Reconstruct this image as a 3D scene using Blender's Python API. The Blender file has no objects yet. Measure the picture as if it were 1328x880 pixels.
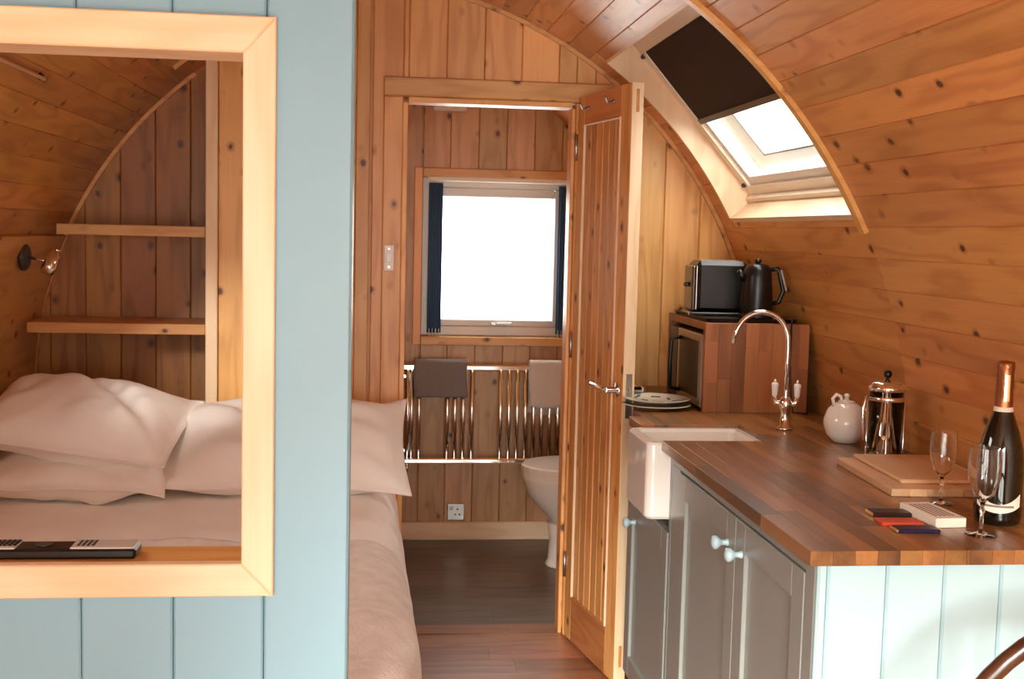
import bpy, math, random
from mathutils import Vector, Matrix, noise
random.seed(7)
C = bpy.context.scene.collection
S = bpy.context.scene
R = math.radians

# ------------------------------------------------------------ camera, sky, exposure
cam = bpy.data.cameras.new('camera'); cam_o = bpy.data.objects.new('camera', cam); C.objects.link(cam_o)
S.camera = cam_o
cam.sensor_width = 36; cam.lens = 1550 / 1328 * 36; cam.clip_start = .05
right = Vector((0.99352283, -0.11109143, 0.02389749))
up = Vector((-0.01374186, 0.09129928, 0.99572868))
fwd = Vector((0.11279875, 0.98960757, -0.08918131))
m = Matrix((right, up, -fwd)).transposed().to_4x4(); m.translation = (0, 0, 1.43)
cam_o.matrix_world = m

world = bpy.data.worlds.new('sky'); S.world = world; world.use_nodes = True
bg = world.node_tree.nodes['Background']
bg.inputs[0].default_value = (1.0, .965, .91, 1); bg.inputs[1].default_value = 1.0
S.view_settings.view_transform = 'Standard'; S.view_settings.look = 'None'
S.view_settings.exposure = 3.5; S.view_settings.gamma = 1; S.view_settings.use_curve_mapping = False
S.cycles.max_bounces = 12; S.cycles.diffuse_bounces = 8

def portal(name, mat, sx, sy):
    l = bpy.data.lights.new(name, 'AREA'); l.shape = 'RECTANGLE'; l.size = sx; l.size_y = sy
    l.cycles.is_portal = True
    o = bpy.data.objects.new(name, l); C.objects.link(o); o.matrix_world = mat
    return o
def look_mat(pos, d):
    q = Vector(d).to_track_quat('-Z', 'Y'); mm = q.to_matrix().to_4x4(); mm.translation = pos; return mm
portal('daylight_portal', look_mat((.55, 5.56, 1.32), (0, -1, 0)), .62, .66)
portal('daylight_portal', look_mat((.068, -1.12, 1.02), (0, 1, 0)), 1.5, 1.9)
portal('daylight_portal', look_mat((-1.06, 2.29, 1.62), (.8, 0, -.55)), .68, .42)
portal('daylight_portal', look_mat((1.13, 3.43, 1.89), (-.763, 0, -.646)), 1.05, .7)

sun = bpy.data.lights.new('low_sun', 'SUN'); sun.energy = 1.25; sun.angle = R(16); sun.color = (1, .96, .9)
sun_o = bpy.data.objects.new('low_sun', sun); C.objects.link(sun_o)
sun_o.matrix_world = look_mat((-1.5, -5, 3.5), (math.sin(R(14)) * math.cos(R(20)), math.cos(R(14)) * math.cos(R(20)), -math.sin(R(20))))

# ------------------------------------------------------------ materials
def lin(h):
    h = h.lstrip('#'); v = [int(h[i:i+2], 16) / 255 for i in (0, 2, 4)]
    return tuple([(x / 12.92 if x <= .04045 else ((x + .055) / 1.055) ** 2.4) for x in v] + [1])
def newmat(name):
    mt = bpy.data.materials.new(name); mt.use_nodes = True
    return mt, mt.node_tree.nodes, mt.node_tree.links, mt.node_tree.nodes['Principled BSDF']
def simple(name, col, rough=.5, metal=0, bump=0, bscale=60, coat=0, var=0, trans=0, ior=1.45):
    mt, N, L, b = newmat(name)
    col = lin(col) if isinstance(col, str) else col
    b.inputs['Base Color'].default_value = col; b.inputs['Roughness'].default_value = rough
    b.inputs['Metallic'].default_value = metal; b.inputs['Coat Weight'].default_value = coat
    b.inputs['Transmission Weight'].default_value = trans; b.inputs['IOR'].default_value = ior
    tc = N.new('ShaderNodeTexCoord')
    if var:
        n = N.new('ShaderNodeTexNoise'); n.inputs['Scale'].default_value = bscale * .2; n.inputs['Detail'].default_value = 4
        L.new(tc.outputs['Object'], n.inputs['Vector'])
        mx = N.new('ShaderNodeMix'); mx.data_type = 'RGBA'
        mx.inputs[6].default_value = tuple(c * (1 - var) for c in col[:3]) + (1,)
        mx.inputs[7].default_value = tuple(min(1, c * (1 + var)) for c in col[:3]) + (1,)
        L.new(n.outputs[0], mx.inputs[0]); L.new(mx.outputs[2], b.inputs['Base Color'])
    if bump:
        n2 = N.new('ShaderNodeTexNoise'); n2.inputs['Scale'].default_value = bscale; n2.inputs['Detail'].default_value = 5
        L.new(tc.outputs['Object'], n2.inputs['Vector'])
        bp = N.new('ShaderNodeBump'); bp.inputs['Strength'].default_value = bump; bp.inputs['Distance'].default_value = .004
        L.new(n2.outputs[0], bp.inputs['Height']); L.new(bp.outputs[0], b.inputs['Normal'])
    return mt
def wood(name, light, dark, axis='Z', knots=True, rough=.42, vary=.30, knot_scale=12, grain=.8, coat=.15, knot_r=.12, hue=True):
    mt, N, L, b = newmat(name)
    light, dark = lin(light), lin(dark)
    tc = N.new('ShaderNodeTexCoord'); oi = N.new('ShaderNodeObjectInfo')
    off = N.new('ShaderNodeVectorMath'); off.operation = 'SCALE'; off.inputs[0].default_value = (37.1, 51.7, 23.9)
    L.new(oi.outputs['Random'], off.inputs['Scale'])
    ad = N.new('ShaderNodeVectorMath'); ad.operation = 'ADD'
    L.new(tc.outputs['Object'], ad.inputs[0]); L.new(off.outputs[0], ad.inputs[1])
    def mapping(sa, sc):
        mp = N.new('ShaderNodeMapping'); v = [sc, sc, sc]; v['XYZ'.index(axis)] = sa
        mp.inputs['Scale'].default_value = v; L.new(ad.outputs[0], mp.inputs['Vector']); return mp
    def math_(op, a, bb=None, clamp=False):
        n = N.new('ShaderNodeMath'); n.operation = op; n.use_clamp = clamp
        for i, x in enumerate((a, bb)):
            if x is None: continue
            if isinstance(x, (int, float)): n.inputs[i].default_value = x
            else: L.new(x, n.inputs[i])
        return n.outputs[0]
    # knots first; they also push the grain aside
    if knots:
        wn = N.new('ShaderNodeTexNoise'); wn.inputs['Scale'].default_value = 45; wn.inputs['Detail'].default_value = 1
        L.new(ad.outputs[0], wn.inputs['Vector'])
        vo = N.new('ShaderNodeTexVoronoi'); vo.inputs['Scale'].default_value = knot_scale
        L.new(mapping(.72, 1).outputs[0], vo.inputs['Vector'])
        kd = math_('ADD', vo.outputs['Distance'], math_('MULTIPLY', math_('SUBTRACT', wn.outputs[0], .5), .06))
        push = math_('MULTIPLY', math_('SUBTRACT', .26, vo.outputs['Distance'], True), 4.0)
    m1 = mapping(1.3, 9); n1 = N.new('ShaderNodeTexNoise'); n1.inputs['Scale'].default_value = 1; n1.inputs['Detail'].default_value = 2
    L.new(m1.outputs[0], n1.inputs['Vector'])
    ph = math_('MULTIPLY', n1.outputs[0], 42 * grain)
    if knots: ph = math_('ADD', ph, math_('MULTIPLY', push, 4))
    rings = math_('MULTIPLY_ADD' if False else 'MULTIPLY', math_('ADD', math_('SINE', ph), 1), .5)
    rings = math_('POWER', rings, 2.2)
    m2 = mapping(3, 130); n2 = N.new('ShaderNodeTexNoise'); n2.inputs['Scale'].default_value = 1; n2.inputs['Detail'].default_value = 3
    L.new(m2.outputs[0], n2.inputs['Vector'])
    fac = math_('ADD', math_('MULTIPLY', rings, .5), math_('MULTIPLY', n2.outputs[0], .55), True)
    mx = N.new('ShaderNodeMix'); mx.data_type = 'RGBA'; mx.inputs[6].default_value = light; mx.inputs[7].default_value = dark
    L.new(fac, mx.inputs[0])
    # broad tonal change, plus a tone of each board's own
    n3 = N.new('ShaderNodeTexNoise'); n3.inputs['Scale'].default_value = 2.2; n3.inputs['Detail'].default_value = 2
    L.new(ad.outputs[0], n3.inputs['Vector'])
    wnz = N.new('ShaderNodeTexWhiteNoise'); wnz.noise_dimensions = '1D'; L.new(oi.outputs['Random'], wnz.inputs['W'])
    val = math_('ADD', math_('MULTIPLY', wnz.outputs['Value'], vary), math_('MULTIPLY', n3.outputs[0], .35))
    val = math_('ADD', val, 1 - vary * .5 - .17)
    hs = N.new('ShaderNodeHueSaturation'); L.new(mx.outputs[2], hs.inputs['Color']); L.new(val, hs.inputs['Value'])
    if hue:
        L.new(math_('ADD', math_('MULTIPLY', oi.outputs['Random'], .012), .494), hs.inputs['Hue'])
    out = hs.outputs[0]
    if knots:
        halo = N.new('ShaderNodeMix'); halo.data_type = 'RGBA'; halo.inputs[7].default_value = tuple(c * .62 for c in dark[:3]) + (1,)
        hf = math_('MULTIPLY', math_('SUBTRACT', knot_r * 1.8, kd), 6, True)
        L.new(hf, halo.inputs[0]); L.new(out, halo.inputs[6])
        kn = N.new('ShaderNodeMix'); kn.data_type = 'RGBA'; kn.inputs[7].default_value = lin('#5e2c14')
        L.new(math_('MULTIPLY', math_('SUBTRACT', knot_r, kd), 30, True), kn.inputs[0]); L.new(halo.outputs[2], kn.inputs[6])
        out = kn.outputs[2]
    L.new(out, b.inputs['Base Color'])
    b.inputs['Roughness'].default_value = rough; b.inputs['Coat Weight'].default_value = coat; b.inputs['Coat Roughness'].default_value = .3
    bp = N.new('ShaderNodeBump'); bp.inputs['Strength'].default_value = .15; bp.inputs['Distance'].default_value = .002
    L.new(n2.outputs[0], bp.inputs['Height']); L.new(bp.outputs[0], b.inputs['Normal'])
    return mt
PL, PD = '#e6b06e', '#c98a48'
M = {
 'pine_z': wood('pine_boards_upright', PL, PD, 'Z'),
 'niche_shade_z': wood('shaded_pine_boards_upright', '#b87c3e', '#8c5628', 'Z'),  # same pine, darkened in colour for the dim niche
 'pine_y': wood('pine_boards_lengthwise', '#dc9f5c', '#b9783c', 'Y', knot_scale=12),
 'bath_z': wood('bathroom_pine_boards', '#d2a678', '#b08254', 'Z'),
 'pine_shade_y': wood('shaded_pine_boards_lengthwise', '#c88a46', '#9c642c', 'Y', knot_scale=12),  # shaded copy of the lengthwise pine for the wall beside the bed
 'pine_x': wood('pine_rail', PL, PD, 'X'),
 'pale_z': wood('pale_pine_upright', '#f0d6b4', '#e2bc90', 'Z', vary=.12, knot_scale=5, knot_r=.045, grain=.6),
 'pale_x': wood('pale_pine_crosswise', '#f0d6b4', '#e2bc90', 'X', vary=.12, knot_scale=5, knot_r=.045, grain=.6),
 'pale_y': wood('pale_pine_lengthwise', '#f0d6b4', '#e2bc90', 'Y', vary=.12, knot_scale=5, knot_r=.045, grain=.6),
 'door_z': wood('door_pine_upright', '#e2a466', '#bf7a42', 'Z', knot_scale=12),
 'door_x': wood('door_pine_crosswise', '#cf8a52', '#b06a38', 'X', knots=False),
 'oak_y': wood('butcher_block_lengthwise', '#966536', '#5c381c', 'Y', knots=False, vary=1.0, rough=.3, coat=.3, grain=.5),
 'oak_z': wood('butcher_block_upright', '#a8683c', '#7c4824', 'Z', knots=False, vary=.7, rough=.4, grain=.5),
 'floor_x': wood('laminate_floor', '#a87050', '#7e4a32', 'X', knots=False, vary=.35, rough=.35),
 'vinyl_x': wood('bathroom_vinyl_plank', '#6e5848', '#4e3e34', 'X', knots=False, vary=.25, rough=.4, hue=False),
 'board_y': wood('chopping_board_wood', '#deb890', '#c49a6e', 'Y', knots=False, vary=.15),
 'chair': wood('dark_stained_chair_wood', '#4a2818', '#2a140c', 'Z', knots=False, vary=.1, rough=.25, coat=.5),
 'paint': simple('blue_grey_paint', '#86acbc', .38, bump=.08, bscale=35, var=.03),
 'paint_sunlit': simple('sunlit_blue_grey_paint', '#a4bec4', .36, bump=.08, bscale=35, var=.03),  # same paint as the partition, lightened for the light on the end panel
 'paint_reflecting': simple('cabinet_paint_wood_reflection', '#8a8c88', .33, bump=.05, bscale=35),  # blue-grey paint with the reflected wood tone put into its colour
 'white_wood': simple('limed_wood', '#eadfcd', .4, bump=.05, var=.04),
 'knob': simple('pale_blue_knob_paint', '#a9c3cb', .25, coat=.4),
 'ceramic': simple('white_glazed_ceramic', '#efe9e2', .08, coat=.6, bump=.01),
 'plastic': simple('white_plastic', '#e8e2da', .35, bump=.02),
 'linen': simple('white_cotton', '#faf6f2', .85, bump=.35, bscale=22, var=.03),
 'throw': simple('cream_quilted_throw', '#eee6e2', .95, bump=1, bscale=110, var=.22),
 'chrome': simple('chrome', (.85, .82, .8, 1), .12, 1, bump=.01),
 'steel': simple('brushed_steel', (.5, .48, .46, 1), .35, 1, bump=.03),
 'dark_steel': simple('smoked_steel', (.16, .14, .12, 1), .3, 1, bump=.02),
 'black': simple('black_plastic', '#120d0b', .3, bump=.03),
 'dark_grey': simple('dark_grey_plastic', '#3a302c', .4, bump=.02),
 'grey_towel': simple('grey_terry_towel', '#8a8488', .95, bump=1, bscale=260),
 'white_towel': simple('white_terry_towel', '#ddd6d2', .95, bump=1, bscale=260),
 'navy': simple('navy_curtain_cloth', '#48688c', .8, bump=.2),
 'blind': simple('dark_brown_blind_cloth', '#33231c', .9, bump=.1),
 'green_glass': simple('dark_bottle_glass', '#0e0f0a', .06, coat=.8, bump=.003),
 'gold': simple('copper_gold_foil', (.42, .17, .08, 1), .35, 1, bump=.6, bscale=90),
 'cream': simple('cream_paper', '#e9dfcf', .6, bump=.03),
 'red': simple('red_orange_wrapper', '#c4472c', .4, bump=.1),
 'brown_pack': simple('dark_brown_wrapper', '#2c1812', .35, bump=.1),
 'blue_pack': simple('dark_blue_wrapper', '#1c1a3c', .3, bump=.1),
 'screw': simple('gold_foil_end', (.9, .75, .4, 1), .3, 1, bump=.05),
 'ink': simple('grey_print', '#8a7468', .7, bump=.02),
 'key': simple('silver_buttons', '#b8b0ac', .35, bump=.02),
 'plate': simple('glazed_stoneware', '#e4e0d2', .2, coat=.4, bump=.02),
 'plate_mark': simple('plate_brushwork', '#5a6468', .3, bump=.02),
 'plate_rim': simple('plate_green_underside', '#6e7466', .3, bump=.02),
 'rubber': simple('rubber_seal', '#4c5052', .6, bump=.02),
 'upvc': simple('white_window_frame', '#dcdcdc', .3, bump=.01),
}
def glassmat(name, tint=(1, 1, 1, 1)):
    mt, N, L, b = newmat(name)
    b.inputs['Base Color'].default_value = tint; b.inputs['Transmission Weight'].default_value = 1
    b.inputs['Roughness'].default_value = .02; b.inputs['IOR'].default_value = 1.45
    n = N.new('ShaderNodeTexNoise'); n.inputs['Scale'].default_value = 12
    bp = N.new('ShaderNodeBump'); bp.inputs['Strength'].default_value = .02; L.new(n.outputs[0], bp.inputs['Height']); L.new(bp.outputs[0], b.inputs['Normal'])
    return mt
M['glass'] = glassmat('clear_drinking_glass')
def panemat():
    mt, N, L, b = newmat('window_glass'); N.remove(b)
    t = N.new('ShaderNodeBsdfTransparent'); t.inputs[0].default_value = (.96, .98, .97, 1)
    g = N.new('ShaderNodeBsdfGlossy'); g.inputs['Roughness'].default_value = .02
    lw = N.new('ShaderNodeLayerWeight'); lw.inputs[0].default_value = .5
    pw = N.new('ShaderNodeMath'); pw.operation = 'POWER'; L.new(lw.outputs['Facing'], pw.inputs[0]); pw.inputs[1].default_value = 4
    f = N.new('ShaderNodeMath'); f.operation = 'MULTIPLY_ADD'; L.new(pw.outputs[0], f.inputs[0]); f.inputs[1].default_value = .5; f.inputs[2].default_value = .03
    mx = N.new('ShaderNodeMixShader'); L.new(f.outputs[0], mx.inputs[0]); L.new(t.outputs[0], mx.inputs[1]); L.new(g.outputs[0], mx.inputs[2])
    L.new(mx.outputs[0], N['Material Output'].inputs[0]); return mt
M['pane'] = panemat()

# ------------------------------------------------------------ helpers
class MB:
    def __init__(s): s.v = []; s.f = []; s.sm = []
    def add(s, vs, fs, smooth=False):
        o = len(s.v); s.v += [tuple(v) for v in vs]; s.f += [tuple(i + o for i in f) for f in fs]; s.sm += [smooth] * len(fs); return s
    def box(s, x0, x1, y0, y1, z0, z1, ch=0):
        if ch <= 0:
            vs = [(x, y, z) for x in (x0, x1) for y in (y0, y1) for z in (z0, z1)]
            return s.add(vs, [(0, 1, 3, 2), (4, 6, 7, 5), (0, 4, 5, 1), (2, 3, 7, 6), (0, 2, 6, 4), (1, 5, 7, 3)])
        # chamfered box: each corner makes three vertices
        X, Y, Z = (x0, x1), (y0, y1), (z0, z1); vs = []; idx = {}
        for i in (0, 1):
            for j in (0, 1):
                for k in (0, 1):
                    x, y, z = X[i], Y[j], Z[k]; sx, sy, sz = (1 - 2 * i) * ch, (1 - 2 * j) * ch, (1 - 2 * k) * ch
                    idx[i, j, k, 0] = len(vs); vs.append((x, y + sy, z + sz))
                    idx[i, j, k, 1] = len(vs); vs.append((x + sx, y, z + sz))
                    idx[i, j, k, 2] = len(vs); vs.append((x + sx, y + sy, z))
        fs = []
        for i in (0, 1):
            fs.append([idx[i, j, k, 0] for j, k in ((0, 0), (1, 0), (1, 1), (0, 1))])
            fs.append([idx[j, i, k, 1] for j, k in ((0, 0), (1, 0), (1, 1), (0, 1))])
            fs.append([idx[j, k, i, 2] for j, k in ((0, 0), (1, 0), (1, 1), (0, 1))])
            for j in (0, 1):
                fs.append([idx[i, j, 0, 0], idx[i, j, 0, 1], idx[i, j, 1, 1], idx[i, j, 1, 0]])
                fs.append([idx[i, 0, j, 0], idx[i, 0, j, 2], idx[i, 1, j, 2], idx[i, 1, j, 0]])
                fs.append([idx[0, i, j, 1], idx[0, i, j, 2], idx[1, i, j, 2], idx[1, i, j, 1]])
                for k in (0, 1): fs.append([idx[i, j, k, 0], idx[i, j, k, 1], idx[i, j, k, 2]])
        return s.add(vs, fs)
    def loft(s, rings, closed_ring=True, caps=True, smooth=False):
        n = len(rings[0]); vs = [p for r in rings for p in r]; fs = []
        for a in range(len(rings) - 1):
            for i in range(n if closed_ring else n - 1):
                j = (i + 1) % n; fs.append((a * n + i, a * n + j, (a + 1) * n + j, (a + 1) * n + i))
        s.add(vs, fs, smooth)
        if caps:
            s.f += [tuple(i + len(s.v) - len(vs) for i in range(n - 1, -1, -1)), tuple(len(s.v) - n + i for i in range(n))]; s.sm += [False, False]
        return s
    def tube(s, pts, r, n=10, caps=True):
        pts = [Vector(p) for p in pts]; rs = r if isinstance(r, (list, tuple)) else [r] * len(pts); rings = []; prev = None
        for i, p in enumerate(pts):
            t = (pts[min(i + 1, len(pts) - 1)] - pts[max(i - 1, 0)]).normalized()
            if prev is None: a = t.orthogonal().normalized()
            else: a = (prev - t * prev.dot(t)).normalized()
            prev = a; b = t.cross(a)
            rings.append([p + (a * math.cos(2 * math.pi * k / n) + b * math.sin(2 * math.pi * k / n)) * rs[i] for k in range(n)])
        return s.loft(rings, caps=caps, smooth=True)
    def lathe(s, prof, c=(0, 0, 0), n=24, axis='Z', caps=True):
        rings = []
        for r_, h in prof:
            ring = []
            for k in range(n):
                a = 2 * math.pi * k / n; u, v = r_ * math.cos(a), r_ * math.sin(a)
                ring.append({'Z': (c[0] + u, c[1] + v, c[2] + h), 'X': (c[0] + h, c[1] + u, c[2] + v), 'Y': (c[0] + v, c[1] + h, c[2] + u)}[axis])
            rings.append(ring)
        return s.loft(rings, caps=caps, smooth=True)
    def mesh(s, name):
        me = bpy.data.meshes.new(name); me.from_pydata(s.v, [], s.f)
        for p, q in zip(me.polygons, s.sm): p.use_smooth = q
        me.validate(); me.update()
        import bmesh
        b = bmesh.new(); b.from_mesh(me); bmesh.ops.recalc_face_normals(b, faces=b.faces); b.to_mesh(me); b.free()
        return me
    def build(s, name, mat, parent=None):
        me = s.mesh(name); me.materials.append(M[mat] if isinstance(mat, str) else mat)
        o = bpy.data.objects.new(name, me); C.objects.link(o); o.parent = parent
        return o
def tag(o, label=None, cat=None, group=None, kind=None):
    if label: o['label'] = label
    if cat: o['category'] = cat
    if group: o['group'] = group
    if kind: o['kind'] = kind
    return o
def thing(name, label, cat=None, loc=(0, 0, 0), rz=0, group=None, kind=None):
    o = bpy.data.objects.new(name, None); C.objects.link(o); o.location = loc; o.rotation_euler = (0, 0, rz); o.empty_display_size = .05
    return tag(o, label, cat, group, kind)
def copy_tree(o, parent=None):
    c = o.copy(); C.objects.link(c); c.parent = parent
    for ch in [x for x in o.children]: copy_tree(ch, c)
    return c
def part(name, mat, parent, *boxargs, ch=0):
    return MB().box(*boxargs, ch=ch).build(name, mat, parent)

# ------------------------------------------------------------ the pod's pointed-arch section
XC, CX, CZ, RR = .068, -.163, .814, 1.458
Y0, YW, YN, YB = -1.1, 4.13, 4.43, 5.46          # front end, door wall, niche back, bathroom back
S0, S_APEX = -.863, 2.127
def sp(s, o, side=1):
    t = s / RR; return (XC + side * (CX + (RR + o) * math.cos(t)), CZ + (RR + o) * math.sin(t))
def s_of_z(z): return RR * math.asin((z - CZ) / RR)
def arch_z(x):
    d = abs(x - XC) - CX; return CZ + math.sqrt(max(RR * RR - d * d, 0))
def arch_low(x):
    d = abs(x - XC) - CX; return max(0, CZ - math.sqrt(max(RR * RR - d * d, 0)))
SK0, SK1, SKN, SKF = s_of_z(1.497), s_of_z(2.0), 2.90, 3.98    # skylight opening along the arc and along the pod
LW0, LW1, LWN, LWF = .758 + .0848 * -1 + .001, .758 + .0848 * 3 - .001, 1.96, 2.62     # window added over the bed, out of view
def shell_piece(parent, s0, s1, y0, y1, side, name='plank', mat='pine_y'):
    if side == -1 and y0 >= 1.8 and y1 <= YN: mat = 'pine_shade_y'
    c = .0022; T = .018; w = s1 - s0; secs = [(s0, c * 1.2), (s0 + c, 0), (s0 + w * .35, 0), (s0 + w * .65, 0), (s1 - c, 0), (s1, c * 1.2), (s1, T), (s0 + w * .5, T), (s0, T)]
    rings = [[(sp(a, o, side)[0], y, sp(a, o, side)[1]) for a, o in secs] for y in (y0, y1)]
    return MB().loft(rings).build(name, mat, parent)
def arc_strip(parent, name, s0, s1, y0, y1, o0, o1, side, mat, n=40):
    rings = []
    for i in range(n + 1):
        s_ = s0 + (s1 - s0) * i / n; a = sp(s_, o0, side); b = sp(s_, o1, side)
        rings.append([(a[0], y0, a[1]), (a[0], y1, a[1]), (b[0], y1, b[1]), (b[0], y0, b[1])])
    return MB().loft(rings).build(name, mat, parent)

floor = thing('floor', 'reddish brown laminate floor running up to the doorway', kind='structure')
bfloor = thing('floor', 'grey-brown plank floor inside the small bathroom', kind='structure')
ceiling = thing('ceiling', 'knotty pine boards meeting in a pointed arch overhead', kind='structure')
wall_right = thing('wall_right', 'curved knotty pine board wall behind the worktop', kind='structure')
wall_left = thing('wall_left', 'curved knotty pine board wall beside the bed', kind='structure')

ks = [.758 + .0848 * k for k in range(-20, 18)]
for side, wall in ((1, wall_right), (-1, wall_left)):
    for a, b in zip(ks[:-1], ks[1:]):
        a, b = max(a, S0), min(b, S_APEX)
        if b - a < .01: continue
        par = ceiling if a > 1.0 else wall
        if side == 1:
            if b <= SK0 or a >= SK1:
                shell_piece(par, a, b, Y0, 2.89, side); shell_piece(par, a, b, 2.89, YW + .02, side)
            else:
                shell_piece(par, a, b, Y0, SKN - .0145, side); shell_piece(par, a, b, SKF + .0185, YW + .02, side)
                if a < SK0: shell_piece(par, a, SK0, SKN, SKF, side)
                if b > SK1: shell_piece(par, SK1, b, SKN, SKF, side)
            shell_piece(par, a, b, YW + .02, YB + .02, side)
        elif b > LW0 and a < LW1:
            shell_piece(par, a, b, Y0, LWN, side); shell_piece(par, a, b, LWF, YN, side); shell_piece(par, a, b, YN, YB + .02, side)
        else:
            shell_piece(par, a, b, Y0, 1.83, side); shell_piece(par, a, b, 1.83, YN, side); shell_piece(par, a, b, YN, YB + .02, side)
def skin(side, s0, s1, y0, y1): return arc_strip(ceiling, 'roof_lining', s0, s1, y0, y1, .019, .05, side, 'pine_y', n=24)
skin(-1, S0, LW0, Y0, YB + .1); skin(-1, LW1, S_APEX + .02, Y0, YB + .1); skin(-1, LW0, LW1, Y0, LWN); skin(-1, LW0, LW1, LWF, YB + .1)
w3 = thing('added_window', 'small unseen window added in the curved wall to light the bed', kind='structure')  # added out of view to brighten the bedding
def w3box(name, mat, s0, s1, y0, y1, o0=.0, o1=.06):
    rings = [[(sp(a, o, -1)[0], y, sp(a, o, -1)[1]) for a, o in ((s0, o0), ((s0 + s1) / 2, o0), (s1, o0), (s1, o1), ((s0 + s1) / 2, o1), (s0, o1))] for y in (y0, y1)]
    return MB().loft(rings).build(name, mat, w3)
for args in ((LW0 - .002, LW0 + .035, LWN - .002, LWF + .002), (LW1 - .035, LW1 + .002, LWN - .002, LWF + .002), (LW0 + .0355, LW1 - .0355, LWN - .002, LWN + .035), (LW0 + .0355, LW1 - .0355, LWF - .035, LWF + .002)):
    w3box('frame', 'pale_y', *args)
w3box('pane', 'pane', LW0 + .0355, LW1 - .0355, LWN + .0355, LWF - .0355, .03, .035)
skin(1, S0, SK0, Y0, YB + .1); skin(1, SK1, S_APEX + .02, Y0, YB + .1); skin(1, SK0, SK1, Y0, SKN - .0145); skin(1, SK0, SK1, SKF + .0185, YB + .1)

def floor_rows(par, x0, x1, y0, y1, w, mat, z=0, seed=1):
    rnd = random.Random(seed); y = y1
    while y > y0 + .01:
        ya = max(y - w, y0); x = x0 - rnd.random() * .9
        while x < x1:
            xa, xb = max(x, x0), min(x + 1.1, x1)
            if xb - xa > .02:
                MB().box(xa + .0002, xb - .0002, ya + .0002, y - .0002, z - .014, z, ch=.0005).build('plank', mat, par)
            x += 1.1
        y = ya
floor_rows(floor, -1.04, 1.178, Y0, YW + .01, .125, 'floor_x')
part('subfloor', 'dark_grey', floor, -1.3, 1.45, Y0 - .1, YB + .1, -.06, -.016)
floor_rows(bfloor, .1, 1.178, YW + .11, YB, .15, 'vinyl_x', z=-.001, seed=3)
part('threshold_strip', 'floor_x', floor, .08, .72, YW + .012, YW + .108, -.012, .003, ch=.002)

def vplank(par, x0, x1, z0, z1, yf, T=.016, ch=.003, mat='pine_z', name='plank', gap=.0006, axis='y'):
    """upright board with its face at yf looking towards -y; z1 None = cut to the arch"""
    def outline(a, b, y):
        n = 5; xs = [a + (b - a) * i / (n - 1) for i in range(n)]
        top = [(x, y, arch_z(x) if z1 is None else min(z1, arch_z(x))) for x in xs]
        bot = [(x, y, max(z0, arch_low(x))) for x in xs]
        return bot + top[::-1]
    a, b = x0 + gap, x1 - gap
    return MB().loft([outline(a, b, yf + T), outline(a, b, yf + ch), outline(a + ch, b - ch, yf)]).build(name, mat, par)
def vwall(par, joints, x0, x1, yf, openings=(), mat='pine_z', z0=0, T=.016):
    js = sorted(set([x0, x1] + [j for j in joints if x0 < j < x1]))
    for a, b in zip(js[:-1], js[1:]):
        cuts = sorted(set([a, b] + [e for op in openings for e in op[:2] if a < e < b]))
        for p, q in zip(cuts[:-1], cuts[1:]):
            if q - p < .008: continue
            mid = (p + q) / 2; op = [o for o in openings if o[0] < mid < o[1]]
            if op:
                if op[0][2] > z0 + .01: vplank(par, p, q, z0, op[0][2], yf, T, mat=mat)
                vplank(par, p, q, op[0][3], None, yf, T, mat=mat)
            else: vplank(par, p, q, z0, None, yf, T, mat=mat)

XMAX, XMIN = XC + 1.29, XC - 1.29
# door wall
wall_back = thing('wall_back', 'upright knotty pine boards around the bathroom doorway', kind='structure')
jd = [.098 + .1285 * k for k in range(-1, 12)] + [-.078, -.023, -.15, -.28, -.41]
vwall(wall_back, jd, -.534, XMAX, YW, [(.08, .675, 0, 1.88)])
def backing(par, x0, x1, y0, y1, op=None):
    n = 30
    xs = sorted(set([x0 + (x1 - x0) * i / n for i in range(n + 1)] + ([op[0], op[1]] if op else []))); mb = MB()
    for a, b in zip(xs[:-1], xs[1:]):
        def col(zlo):
            vs = [(x, y, z) for x in (a, b) for y in (y0, y1) for z in (max(arch_low(x), zlo), arch_z(x) + .012)]
            mb.add(vs, [(0, 1, 3, 2), (4, 6, 7, 5), (0, 4, 5, 1), (2, 3, 7, 6), (0, 2, 6, 4), (1, 5, 7, 3)])
        if op and op[0] <= (a + b) / 2 <= op[1]:
            col(op[3])
            if op[2] > .01: mb.box(a, b, y0, y1, 0, op[2])
        else: col(-.01)
    return mb.build('backing_board', 'pine_z', par)
backing(wall_back, -.56, XMAX, YW + .017, YW + .085, (.08, .675, 0, 1.88))
vplank(wall_back, -.576, -.535, 0, None, YW - .012, T=.10, mat='pale_z', name='corner_post')
# niche
wall_niche = thing('wall_niche', 'upright pine boards at the back of the shelf niche', kind='structure')
vwall(wall_niche, [-.671 - .1225 * k for k in range(0, 6)], XMIN, -.545, YN, mat='niche_shade_z')
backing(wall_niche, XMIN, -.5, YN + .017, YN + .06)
part('side_board', 'niche_shade_z', wall_niche, -.556, -.535, YW + .09, YN, 0, 1.98)
# bathroom
wall_bath = thing('wall_bathroom', 'upright pine boards round the bathroom window', kind='structure')
BW = (.20, .895, .95, 1.672)
vwall(wall_bath, [.323 + .128 * k for k in range(-2, 9)], .08, XMAX, YB, [BW], mat='bath_z')
backing(wall_bath, .06, XMAX, YB + .017, YB + .09, BW)
part('side_board', 'pine_z', wall_bath, .075, .098, YW + .09, YB, 0, 2.25)
MB().box(.09, 1.3, YB - .018, YB - .001, 0, .085, ch=.004).build('baseboard_back', 'pale_x', None)
tag(bpy.data.objects['baseboard_back'], 'pale knotty pine skirting along the bathroom back wall', kind='structure')
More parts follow.
